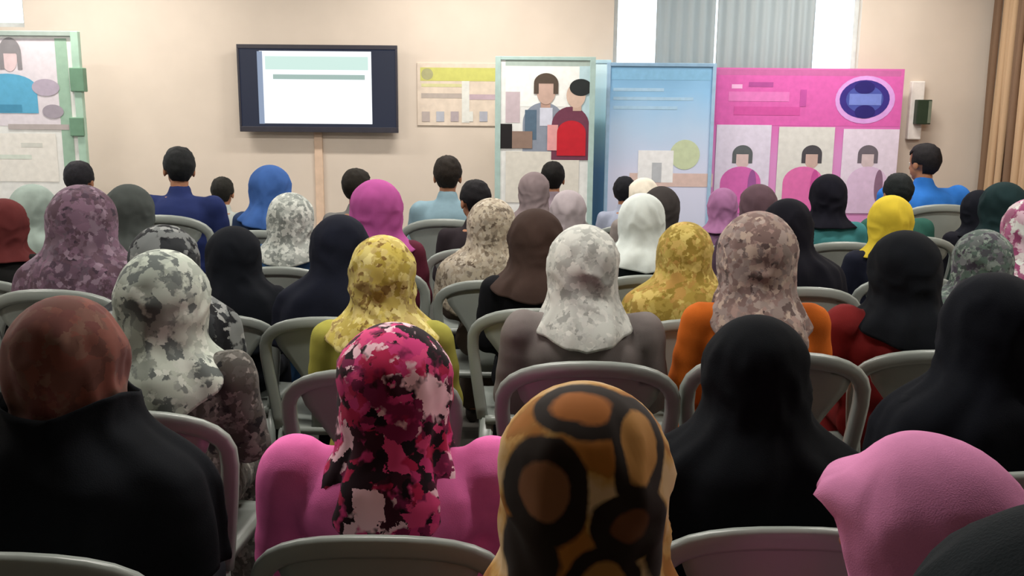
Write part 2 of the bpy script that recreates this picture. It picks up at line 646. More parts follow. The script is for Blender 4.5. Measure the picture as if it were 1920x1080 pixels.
def roll_up(label, px0, py0, px1, Yb, print_mat, frame_m, cat='banner'):
    """free-standing banner: base case, pole behind, top rail, printed sheet"""
    x0, x1, z0, z1 = rect(px0, py0, px1, py0 + 10, Yb)
    cx = (x0 + x1) / 2
    e = tag(empty('roll_up_banner', (cx, Yb, 0)), label, cat)
    h = (x1 - x0) / 2
    box('base_case', (-h - .01, -.07, 0), (h + .01, .07, .08), frame_m, e, .012)
    box('top_rail', (-h, -.012, z1 - .03), (h, .012, z1), frame_m, e, .004)
    vv, ff = sweep([(0, .04, .06), (0, .03, z1 - .02)], (.012, .012), (1, 0, 0))
    link('support_pole', mesh_from('support_pole', vv, ff, True), plain('90949a', .3), e)
    box('sheet', (-h + .004, -.002, .08), (h - .004, .002, z1 - .03), print_mat, e)
    return e, h, z1


def side_frame(e, h, z1, w_, mat):
    for s in (-1, 1):
        box('side_frame', (s * h - w_ / 2, -.014, .08), (s * h + w_ / 2, .014, z1), mat, e, .003)


alu = plain('a9c2bd', .4)
# poster banner with the printed couple
Yb = 7.95
e, h, z1 = roll_up('white standing banner with a printed couple and a red shape, pale green frame', 934, 106, 1112, Yb, plain('e6e8e6', .5), alu)
side_frame(e, h, z1, .045, alu)
Ys = Yb - .0022
D = lambda *a, **k: decal(*a, **k)
D('printed_sky', 'rect', 948, 124, 1090, 200, Ys, 'eef1ee', e, 1)
D('printed_border', 'rect', 948, 112, 1108, 124, Ys, 'a9b9b2', e, 1)
D('printed_background', 'rect', 1085, 124, 1108, 300, Ys, 'b9d4dc', e, 1)
D('printed_wall', 'rect', 948, 172, 975, 230, Ys, 'c3b4bb', e, 1)
D('printed_shirt', 'torso', 980, 192, 1058, 300, Ys, '8a93a2', e, 2)
D('printed_sleeve', 'rect', 984, 206, 1006, 262, Ys, '566c80', e, 3)
D('printed_neck', 'rect', 1014, 186, 1032, 204, Ys, 'b8988a', e, 3)
D('printed_collar', 'rect', 1012, 202, 1036, 236, Ys, 'cfd3e2', e, 3)
D('printed_jacket', 'torso', 1034, 200, 1104, 300, Ys, '6f3c50', e, 4)
D('printed_face', 'ellipse', 1006, 144, 1042, 196, Ys, 'c4a79a', e, 5)
D('printed_hair', 'hair', 1001, 137, 1047, 176, Ys, '55493f', e, 6)
D('printed_neck', 'rect', 1074, 190, 1090, 208, Ys, 'c4a898', e, 5)
D('printed_face', 'ellipse', 1062, 156, 1098, 202, Ys, 'd0b6a6', e, 5)
D('printed_hair', 'ellipse', 1068, 148, 1110, 180, Ys, '262b2c', e, 6)
D('printed_red_shape', 'torso', 1044, 226, 1098, 292, Ys, 'c02230', e, 7)
D('printed_pink_shape', 'rect', 1026, 234, 1046, 282, Ys, 'e0a0a0', e, 6)
D('printed_dark_patch', 'rect', 936, 232, 960, 278, Ys, '1f1c1e', e, 5)
D('printed_hand', 'rect', 960, 246, 998, 278, Ys, '8d776b', e, 4)
D('printed_lower_panel', 'rect', 948, 284, 1085, 380, Ys, 'd9d6cc', e, 1)

# blue banner
Yb = 8.12
e, h, z1 = roll_up('blue standing banner fading to pale lavender with a small white house print', 1142, 118, 1340, Yb,
                   gradient_print([(0, 'c9d2e8'), (.52, 'd8dcf4'), (.72, 'b8d3f0'), (.86, '92c4ec'), (1, '74a6cc')], .2, 2.15), plain('8fb2d0', .4))
side_frame(e, h, z1, .03, plain('9fc0dc', .4))
Ys = Yb - .0022
D('printed_head_band', 'rect', 1146, 130, 1336, 150, Ys, '86bade', e, 1)
for k, (a, b) in enumerate(((1150, 1245), (1150, 1300), (1150, 1270))):
    D('printed_line', 'rect', a, 165 + k * 17, b, 171 + k * 17, Ys, 'a9cde8', e, 1)
D('printed_house', 'rect', 1196, 282, 1262, 342, Ys, 'eef0f2', e, 2)
D('printed_door', 'rect', 1222, 305, 1240, 342, Ys, 'b9bec4', e, 3)
D('printed_tree', 'ellipse', 1256, 262, 1312, 318, Ys, 'c6d3b0', e, 1)
D('printed_ground', 'rect', 1180, 325, 1336, 350, Ys, 'd8bfb8', e, 1)

# narrow blue banner edge between the two
Yb = 8.29
e, h, z1 = roll_up('narrow pale blue banner squeezed between the couple banner and the blue banner', 1108, 112, 1146, Yb,
                   gradient_print([(0, '5f9cc8'), (.5, '6a9ccc'), (.72, 'a8d8e6'), (1, 'd6eef2')], .3, 2.15), plain('b8d8e4', .4))

# pink banner on two poles
Yb = 8.2
x0, x1, z0, z1 = rect(1338, 128, 1692, 242, Yb)
pb = tag(empty('pink_banner', ((x0 + x1) / 2, Yb, 0)), 'wide pink banner with a blue oval emblem and three white photo panels', 'banner')
hw = (x1 - x0) / 2
box('sheet', (-hw, -.002, .45), (hw, .002, z1), gradient_print([(0, 'e09cd0'), (.6, 'd98fcb'), (.8, 'd765b4'), (1, 'd468ae')], .5, z1), pb)
for s in (-1, 1):
    vv, ff = sweep([(s * (hw - .02), .02, .02), (s * (hw - .02), .02, z1)], (.014, .014), (1, 0, 0))
    link('pole', mesh_from('pole', vv, ff, True), plain('9a8f98', .4), pb)
    box('foot', (s * (hw - .02) - .03, -.15, 0), (s * (hw - .02) + .03, .17, .03), plain('777777', .5), pb, .006)
vv, ff = sweep([(-hw, .012, z1 - .012), (hw, .012, z1 - .012)], (.012, .012), (0, 1, 0))
link('top_rail', mesh_from('top_rail', vv, ff, True), plain('c878ac', .5), pb)
Ys = Yb - .0022
D('printed_header', 'rect', 1343, 140, 1690, 236, Ys, 'd964b2', pb, 1)
D('printed_header_edge', 'rect', 1343, 131, 1690, 142, Ys, 'c46aa4', pb, 1)
D('printed_line', 'rect', 1372, 158, 1392, 166, Ys, 'f0b8e2', pb, 2)
D('printed_line', 'rect', 1404, 154, 1450, 163, Ys, 'b0509a', pb, 2)
D('printed_line', 'rect', 1366, 172, 1480, 190, Ys, 'e07cc0', pb, 2)
D('printed_line', 'rect', 1376, 200, 1500, 216, Ys, 'd056a4', pb, 2)
D('printed_line', 'rect', 1500, 168, 1512, 200, Ys, 'c055a4', pb, 2)
D('emblem_halo', 'ellipse', 1566, 142, 1678, 232, Ys, 'd8a2e6', pb, 2)
D('emblem_rim', 'ellipse', 1574, 150, 1668, 222, Ys, '3a2f86', pb, 3)
D('emblem_field', 'ellipse', 1586, 160, 1656, 212, Ys, '4a56a8', pb, 4)
D('emblem_bar', 'rect', 1592, 176, 1652, 197, Ys, '7688d4', pb, 5)
D('emblem_top', 'ellipse', 1602, 152, 1640, 176, Ys, '2a2470', pb, 5)
D('emblem_bottom', 'ellipse', 1602, 197, 1640, 222, Ys, '2a2470', pb, 5)
for k, (a, b) in enumerate(((1340, 1442), (1456, 1560), (1576, 1680))):
    D('photo_panel', 'rect', a, 234 + k * 4, b, 400, Ys, ('dcd6ea', 'dcdcd8', 'e4d8ea')[k], pb, 2)
    c = (a + b) / 2
    dx = (2, 15, 0)[k]
    D('printed_hair', 'hair', c - 20 + dx, 272, c + 18 + dx, 306, Ys, ('5f6468', '4c4a50', '6d6670')[k], pb, 4)
    D('printed_face', 'ellipse', c - 15 + dx, 278, c + 13 + dx, 316, Ys, ('d4bcbc', 'c8aca4', 'd2c0c4')[k], pb, 3)
    D('printed_dress', 'torso', c - 42, 312, c + 34, 400, Ys, ('d46ab4', 'e072b2', 'dcc2e0')[k], pb, 3)
    D('printed_arm', 'ellipse', c + 10, 318, c + 26, 380, Ys, ('9a5a9a', 'c8549c', '8a6a84')[k], pb, 5)

# slim white loudspeaker column by the banner
x0, x1, z0, z1 = rect(1706, 152, 1736, 262, WALL_Y - .06)
ls = tag(empty('wall_speaker', ((x0 + x1) / 2, WALL_Y - .06, z0)), 'slim white wall unit with a small dark box beside the pink banner', 'wall unit')
hw = (x1 - x0) / 2
box('column', (-hw, 0, 0), (hw * .7, .06, z1 - z0), plain('ece6e0', .5), ls, .01)
a0, a1, b0, b1 = rect(1716, 187, 1743, 233, WALL_Y - .09)
box('dark_box', (a0 - ls.location.x, -.07, b0 - z0), (a1 - ls.location.x, .003, b1 - z0), plain('2b3a2c', .4), ls, .006)
box('box_edge', (a1 - ls.location.x - .03, -.074, b0 - z0 + .01), (a1 - ls.location.x - .004, -.069, b1 - z0 - .01), plain('707868', .4), ls)

# green framed poster board at the left
Yb = 7.7
x0, x1, z0, z1 = rect(-90, 60, 140, 70, Yb)
lb = tag(empty('poster_board', ((x0 + x1) / 2, Yb, 0)), 'tall green-framed poster board with a printed figure in blue near the left window', 'poster board')
h = (x1 - x0) / 2
gr = plain('a8c6b4', .45)
gd = plain('6c9078', .5)
box('panel', (-h, 0, .15), (h, .012, z1), plain('e6e6e2', .5), lb)
for s in (-1, 1):
    box('frame_post', (s * h - .03, -.02, 0), (s * h + .03, .03, z1 + .01), gr, lb, .005)
    box('foot', (s * h - .03, -.2, 0), (s * h + .03, .2, .03), gr, lb, .005)
box('frame_rail', (-h, -.018, z1 - .03), (h, .028, z1 + .01), plain('a3b0a9', .45), lb, .005)
for zz in ((127, 172), (220, 255)):
    q0, q1, q2, q3 = rect(134, zz[0], 160, zz[1], Yb)
    box('clamp', (q0 - lb.location.x, -.035, q2), (q1 - lb.location.x, .035, q3), gd, lb, .006)
Ys = Yb - .0003
D('printed_photo', 'rect', -60, 72, 118, 236, Ys, 'dcd4da', lb, 1)
D('printed_green_edge', 'rect', 112, 72, 134, 330, Ys, '9ab8a4', lb, 2)
D('printed_hair', 'hair', -2, 70, 40, 130, Ys, '8d898c', lb, 4)
D('printed_face', 'ellipse', 2, 84, 32, 134, Ys, 'dcc4c6', lb, 3)
D('printed_shirt', 'torso', -40, 138, 70, 212, Ys, '5fa9cc', lb, 3)
D('printed_shirt_shade', 'rect', -40, 196, 42, 210, Ys, '4a8fb0', lb, 4)
D('printed_arm', 'ellipse', 60, 148, 112, 180, Ys, 'b2a6b6', lb, 4)
D('printed_arm', 'ellipse', 80, 196, 120, 222, Ys, 'a097a2', lb, 4)
D('printed_strip', 'rect', 16, 233, 130, 243, Ys, 'b4aaa8', lb, 3)
D('printed_text_panel', 'rect', -60, 250, 108, 340, Ys, 'e8e4dc', lb, 1)
D('printed_line', 'rect', 40, 268, 80, 276, Ys, 'd0d0c8', lb, 2)
D('printed_line', 'rect', 0, 290, 60, 298, Ys, 'd4dcd0', lb, 2)

# ------------------------------------------------------------------ plastic chair
plastic = plain('8e9590', .3, 0, .5, .05, 6)


def lerp(a, b, t):
    return a + (b - a) * t


def back_y(x, z):
    return -.262 - .075 * max(0, z - .44) / .46 + .055 * (abs(x) / .28) ** 2


def chair_meshes():
    M = {}
    # seat: dished rounded plate with a rolled front edge
    V, Fc = [], []
    n = 12
    for j in range(n + 1):
        for i in range(n + 1):
            u, v = i / n * 2 - 1, j / n * 2 - 1
            wdt = lerp(.205, .245, (v + 1) / 2)
            r = .25
            x = u * wdt * (1 - .04 * max(0, abs(v) - .7))
            y = lerp(-.262, .235, (v + 1) / 2) - .03 * u * u * max(0, v)
            z = .444 - .014 * max(0, 1 - u * u) * max(0, 1 - v * v) - .03 * max(0, v - .8) * 5 * max(0, v - .8) * 5 * .4
            V.append((x, y, z))
    N1 = len(V)
    V += [(x, y, z - .012 - (.02 if (k % (n + 1) in (0, n) or k // (n + 1) in (0, n)) else 0)) for k, (x, y, z) in enumerate(V)]
    for j in range(n):
        for i in range(n):
            a = j * (n + 1) + i
            Fc.append((a, a + 1, a + n + 2, a + n + 1))
            Fc.append((N1 + a, N1 + a + n + 1, N1 + a + n + 2, N1 + a + 1))
    ring = [i for i in range(n + 1)] + [(j) * (n + 1) + n for j in range(1, n + 1)] + [n * (n + 1) + i for i in range(n - 1, -1, -1)] + [j * (n + 1) for j in range(n - 1, 0, -1)]
    for k in range(len(ring)):
        a, b = ring[k], ring[(k + 1) % len(ring)]
        Fc.append((b, a, N1 + a, N1 + b))
    M['seat'] = mesh_from('seat', V, Fc, True)
    # back frame: arched rim
    pts = []
    for k in range(29):
        t = k / 28 * 2 - 1
        if abs(t) > .55:
            q = (abs(t) - .55) / .45
            x, z = lerp(.255, .215, q ** 1.2), lerp(.76, .43, q)
        else:
            a = abs(t) / .55 * PI / 2
            x, z = .255 * math.sin(a) ** .9, .76 + .135 * max(0, math.cos(a)) ** .75
        x = math.copysign(x, t) if t else 0
        pts.append((x, back_y(x, z), z))
    M['back_frame'] = mesh_from('back_frame', *sweep(pts, (.013, .024), (0, 1, 0)), True)
    # fan-shaped splat
    V, Fc = [], []
    prof = [(.445, .085), (.52, .08), (.60, .09), (.67, .115), (.73, .155), (.79, .20), (.835, .215), (.862, .19), (.882, .12)]
    m = 12
    for side in (0, 1):
        for z, hw in prof:
            for i in range(m + 1):
                x = hw * (i / m * 2 - 1)
                ztop = .76 + .125 * max(0, 1 - (abs(x) / .26) ** 2) ** .5 if z > .8 else 9
                V.append((x, back_y(x, min(z, ztop)) + (.008 if side else 0), min(z, ztop)))
    K = len(prof) * (m + 1)
    for j in range(len(prof) - 1):
        for i in range(m):
            a = j * (m + 1) + i
            Fc += [(a, a + 1, a + m + 2, a + m + 1), (K + a, K + a + m + 1, K + a + m + 2, K + a + 1)]
        for i in (0, m):
            a = j * (m + 1) + i
            Fc.append((a, a + m + 1, K + a + m + 1, K + a))
    for i in range(m):
        for j in (0, len(prof) - 1):
            a = j * (m + 1) + i
            Fc.append((a, a + 1, K + a + 1, K + a))
    bm = bmesh.new()
    tmp = mesh_from('t', V, Fc)
    bm.from_mesh(tmp)
    M['back_splat'] = bm_mesh('back_splat', bm, True)
    for s, nm in ((-1, 'L'), (1, 'R')):
        M['front_leg' + nm] = mesh_from('leg', *sweep([(s * .21, .195, .43), (s * .225, .215, .2), (s * .24, .23, 0)], [(.03, .022), (.024, .018), (.018, .014)], (1, 0, 0)), True)
        M['rear_leg' + nm] = mesh_from('leg', *sweep([(s * .195, -.225, .43), (s * .215, -.27, .2), (s * .235, -.31, 0)], [(.03, .022), (.024, .018), (.018, .014)], (1, 0, 0)), True)
    return M


CH = chair_meshes()


def make_chair(loc, rz, s, label):
    e = tag(empty('plastic_chair', loc, rz, s), label, 'chair', 'plastic audience chairs')
    for k in ('seat', 'back_frame', 'back_splat', 'front_legL', 'front_legR', 'rear_legL', 'rear_legR'):
        nm = 'leg' if 'leg' in k else k
        link(nm, CH[k], plastic, e)
    return e


# ------------------------------------------------------------------ seated figures
def ellipsoid(c, r, nu=16, nv=10):
    V, Fc = [], []
    for j in range(nv + 1):
        p = PI * j / nv
        for i in range(nu):
            a = 2 * PI * i / nu
            V.append((c[0] + r[0] * math.sin(p) * math.cos(a), c[1] + r[1] * math.sin(p) * math.sin(a), c[2] + r[2] * math.cos(p)))
    for j in range(nv):
        for i in range(nu):
            a, b = j * nu + i, j * nu + (i + 1) % nu
            Fc.append((a, a + nu, b + nu, b))
    return V, Fc


def capsule(p0, r0, p1, r1, nu=14):
    """tapered capsule, closed"""
    a, b = Vector(p0), Vector(p1)
    t = (b - a).normalized()
    s = t.orthogonal().normalized()
    u = t.cross(s)
    rows = []
    for k in range(5):
        q = PI / 2 * k / 4
        rows.append((a - t * r0 * math.cos(q), max(1e-4, r0 * math.sin(q))))
    for k in range(5):
        q = PI / 2 * k / 4
        rows.append((b + t * r1 * math.sin(q), max(1e-4, r1 * math.cos(q))))
    V, Fc = [], []
    for c, r in rows:
        for i in range(nu):
            x = 2 * PI * i / nu
            V.append(c + s * r * math.cos(x) + u * r * math.sin(x))
    for j in range(len(rows) - 1):
        for i in range(nu):
            k, l = j * nu + i, j * nu + (i + 1) % nu
            Fc.append((k, l, l + nu, k + nu))
    Fc.append(tuple(range(nu - 1, -1, -1)))
    Fc.append(tuple((len(rows) - 1) * nu + i for i in range(nu)))
    return V, Fc


def remesh(name, parts, voxel, smooth):
    V, Fc = join_vf(parts)
    me = mesh_from(name + '_raw', V, Fc)
    o = bpy.data.objects.new('tmp', me)
    C.objects.link(o)
    m = o.modifiers.new('r', 'REMESH')
    m.mode = 'VOXEL'
    m.voxel_size = voxel
    m.use_smooth_shade = True
    s = o.modifiers.new('s', 'SMOOTH')
    s.iterations = smooth
    s.factor = .5
    dg = bpy.context.evaluated_depsgraph_get()
    out = bpy.data.meshes.new_from_object(o.evaluated_get(dg))
    out.name = name
    bpy.data.objects.remove(o)
    bpy.data.meshes.remove(me)
    return out


def co(me):
    a = np.empty(len(me.vertices) * 3)
    me.vertices.foreach_get('co', a)
    return a.reshape(-1, 3)


def set_co(me, a):
    me.vertices.foreach_set('co', a.ravel())
    me.update()


def smoothstep(a, b, x):
    t = np.clip((x - a) / (b - a), 0, 1)
    return t * t * (3 - 2 * t)


# head poses: yaw (left +), nod (forward +), tilt, in degrees
POSES = {'ahead': (0, 0, 0), 'left': (26, 2, 3), 'right': (-26, 2, -3), 'down': (6, 14, 2), 'tilt': (-6, 4, -9), 'turned': (58, 4, 4)}


def pose_head(a, pose):
    yaw, nod, tilt = POSES[pose]
    if not (yaw or nod or tilt):
        return a
    wgt = smoothstep(.985, 1.085, a[:, 2])
    piv = np.array((0, .0, 1.02))
    out = a.copy()
    M = np.array((Matrix.Rotation(R(yaw), 3, 'Z') @ Matrix.Rotation(-R(nod), 3, 'X') @ Matrix.Rotation(R(tilt), 3, 'Y')))
    rot = (a - piv) @ M.T + piv
    return a + (rot - a) * wgt[:, None]


def arm_points(s, wide):
    sh = (s * (.165 + wide), -.012, .925)
    el = (s * (.20 + wide * 1.3), .015, .70)
    wr = (s * .10, .21, .628)
    return sh, el, wr


def body_parts():
    P = [ellipsoid((0, .012, 1.165), (.076, .097, .092), 20, 14), ellipsoid((0, .036, 1.10), (.058, .07, .074), 18, 12),
         capsule((0, .098, 1.145), .010, (0, .116, 1.108), .013, 10), ellipsoid((0, .098, 1.072), (.024, .013, .008)),
         ellipsoid((0, .088, 1.045), (.024, .02, .018)), capsule((-.035, .085, 1.165), .012, (.035, .085, 1.165), .012, 8)]
    for s in (-1, 1):
        P.append(ellipsoid((s * .079, .01, 1.125), (.010, .021, .031), 10, 8))
    P += [capsule((0, -.005, .96), .055, (0, .005, 1.08), .05),
          ellipsoid((0, -.02, .86), (.155, .105, .15)), ellipsoid((0, -.01, .68), (.14, .11, .15)), ellipsoid((0, -.01, .55), (.165, .125, .105)),
          capsule((-.14, -.012, .925), .05, (.14, -.012, .925), .05)]
    for s in (-1, 1):
        sh, el, wr = arm_points(s, 0)
        P += [capsule(sh, .047, el, .038), capsule(el, .038, wr, .026)]
        pc = Vector((s * .088, .262, .626))
        P += [capsule(wr, .024, (pc.x, pc.y - .01, pc.z), .022), ellipsoid(pc, (.041, .045, .015), 14, 8)]
        for k, (dx, ln) in enumerate(((-.031, .062), (-.010, .074), (.011, .070), (.031, .052))):
            b = pc + Vector((s * dx, .036, .002))
            kn = b + Vector((s * dx * .12, ln * .5, .003))
            tp = kn + Vector((s * dx * .05, ln * .42, -.02))
            P += [capsule(b, .0088, kn, .0082, 8), capsule(kn, .0082, tp, .007, 8)]
        b = pc + Vector((-s * .034, -.012, 0))
        kn = b + Vector((-s * .024, .026, .002))
        P += [capsule(b, .0115, kn, .0095, 8), capsule(kn, .0095, kn + Vector((-s * .004, .03, -.006)), .008, 8)]
        P += [capsule((s * .085, .02, .535), .082, (s * .105, .35, .525), .058), capsule((s * .105, .35, .52), .055, (s * .105, .33, .11), .034),
              capsule((s * .105, .32, .06), .034, (s * .112, .45, .03), .026)]
    return P


def flatten_seat(me, lvl=.4465):
    a = co(me)
    k = (a[:, 1] < .255) & (a[:, 2] < lvl)
    a[k, 2] = lvl
    lowf = a[:, 2] < .004
    a[lowf, 2] = .004
    set_co(me, a)


BODY0 = remesh('body', body_parts(), .0062, 3)
flatten_seat(BODY0, .452)
BODY = {}
for k in POSES:
    b = BODY0.copy()
    b.name = 'body_' + k
    set_co(b, pose_head(co(b), k))
    BODY[k] = b


def dress_parts(wide, men):
    t = .014
    P = [ellipsoid((0, -.02, .855), (.16 + wide * .8 + t, .108 + wide * .5 + t, .15)), ellipsoid((0, -.01, .69), (.145 + wide + t, .115 + wide * .6 + t, .17)),
         ellipsoid((0, -.012, .56), (.17 + wide * .6 + t, .128 + wide * .4 + t, .115 + t)),
         capsule((-.135 - wide, -.014, .924), .052 + t, (.135 + wide, -.014, .924), .052 + t),
         capsule((0, -.008, .945), .082, (0, -.002, 1.005), .068)]
    for s in (-1, 1):
        sh, el, wr = arm_points(s, wide * .8)
        P += [capsule(sh, .052 + t + wide * .3, el, .046 + t), capsule(el, .046 + t, wr, .032 + t)]
    if not men:
        for s in (-1, 1):
            P += [capsule((s * .085, .02, .535), .095, (s * .105, .35, .522), .072), capsule((s * .105, .352, .52), .07, (s * .11, .345, .12), .075)]
        P += [capsule((0, .1, .52), .075, (0, .35, .51), .062), capsule((0, .352, .5), .06, (0, .345, .12), .075)]
    else:
        P += [ellipsoid((0, .04, .53), (.185 + t, .14, .085))]
    return P


def crease(me, amp, seed):
    a = co(me)
    n = np.empty_like(a).ravel()
    me.vertices.foreach_get('normal', n)
    n = n.reshape(-1, 3)
    d = np.array([noise.noise(Vector((x * 6 + seed, y * 6, z * 16))) * .6 + noise.noise(Vector((x * 18, y * 18 + seed, z * 9))) * .4 for x, y, z in a])
    k = smoothstep(.46, .52, a[:, 2])
    set_co(me, a + n * (d * amp * (0.3 + .7 * k))[:, None])


DRESS = {}
for key, wd in (('slim', -.006), ('regular', .006), ('broad', .03), ('large', .06), ('huge', .085)):
    for men in (False, True):
        me = remesh('garment', dress_parts(wd, men), .013, 5)
        crease(me, .011, 3.1 * len(DRESS))
        flatten_seat(me)
        DRESS[(key, men)] = me
tp = []
for s in (-1, 1):
    tp += [capsule((s * .085, .06, .535), .088, (s * .105, .35, .522), .068), capsule((s * .105, .352, .52), .066, (s * .105, .335, .11), .055)]
tp.append(ellipsoid((0, .03, .535), (.175, .13, .10)))
TROUSERS = remesh('trousers', tp, .014, 3)
flatten_seat(TROUSERS)


def shoe_mesh(s):
    V, Fc = [], []
    rows = [(.265, .02, .03), (.275, .034, .062), (.32, .04, .085), (.36, .042, .085), (.40, .045, .07), (.44, .046, .055), (.475, .038, .045), (.495, .015, .03)]
    nu = 12
    for y, hw, h in rows:
        for i in range(nu):
            a = 2 * PI * i / nu
            V.append((s * .108 + hw * math.cos(a), y, max(.002, h * .5 + h * .5 * math.sin(a))))
    for j in range(len(rows) - 1):
        for i in range(nu):
            k, l = j * nu + i, j * nu + (i + 1) % nu
            Fc.append((k, l, l + nu, k + nu))
    Fc += [tuple(range(nu - 1, -1, -1)), tuple((len(rows) - 1) * nu + i for i in range(nu))]
    return mesh_from('shoe', V, Fc, True)


SHOES = [shoe_mesh(-1), shoe_mesh(1)]

skin_m = plain('9a6a4e', .55, 0, .35, .05, 30)
eye_white, eye_dark = plain('e4ddd6', .2, 0, .5), plain('1c120c', .15, 0, .6)


def eye_mesh(s, pose):
    V, Fc = ellipsoid((s * .031, .0865, 1.14), (.0145, .0125, .0105), 12, 8)
    a = pose_head(np.array(V), pose)
    me = mesh_from('eye', a, Fc, True)
    me.materials.append(eye_white)
    me.materials.append(eye_dark)
    c0 = np.array(V)
    for p in me.polygons:
        c = c0[list(p.vertices)].mean(0)
        p.material_index = 1 if abs(c[0] - s * .031) < .0065 and c[1] > .0865 else 0
    return me


EYES = {k: [eye_mesh(-1, k), eye_mesh(1, k)] for k in POSES}

# scarf profiles: z, half width, back depth, front depth, centre y
PROF = {
    'snug':  [(1.14, .112, .122, .112, .012), (1.08, .106, .116, .10, .008), (1.04, .098, .106, .085, .0), (1.01, .105, .108, .09, -.004), (.985, .135, .122, .10, -.008), (.96, .165, .13, .115, -.012), (.9, .19, .138, .13, -.018), (.6, .20, .15, .15, -.02)],
    'short': [(1.14, .118, .128, .116, .012), (1.08, .116, .124, .105, .008), (1.04, .110, .118, .09, .0), (1.01, .122, .126, .095, -.005), (.98, .155, .142, .115, -.01), (.95, .19, .152, .13, -.015), (.9, .215, .162, .145, -.02), (.8, .22, .168, .15, -.02), (.6, .22, .17, .15, -.02)],
    'tongue': [(1.14, .118, .128, .116, .012), (1.08, .116, .124, .105, .008), (1.04, .110, .118, .09, .0), (1.01, .116, .126, .095, -.005), (.98, .128, .142, .115, -.01), (.95, .145, .152, .13, -.015), (.9, .165, .160, .145, -.02), (.8, .185, .166, .15, -.02), (.6, .19, .17, .15, -.02)],
    'cape':  [(1.14, .118, .128, .116, .012), (1.08, .118, .128, .108, .008), (1.04, .122, .126, .10, .0), (1.01, .150, .136, .108, -.005), (.98, .200, .150, .125, -.01), (.95, .240, .156, .145, -.015), (.9, .262, .160, .16, -.02), (.8, .272, .162, .17, -.02), (.6, .28, .165, .18, -.02)],
}


def hem_fn(style, hem):
    def f(al):          # al: 0 at the back .. pi at the front
        if style == 'snug':
            return .965
        if style in ('short', 'tongue'):
            k = max(0, 1 - (al / R(72))) ** .8
            kf = max(0, 1 - (PI - al) / R(70)) ** .8
            return .955 - (.955 - hem) * k - .10 * kf
        return hem + .03 * math.sin(al) ** 2 - .02 * math.cos(al * 2)
    return f


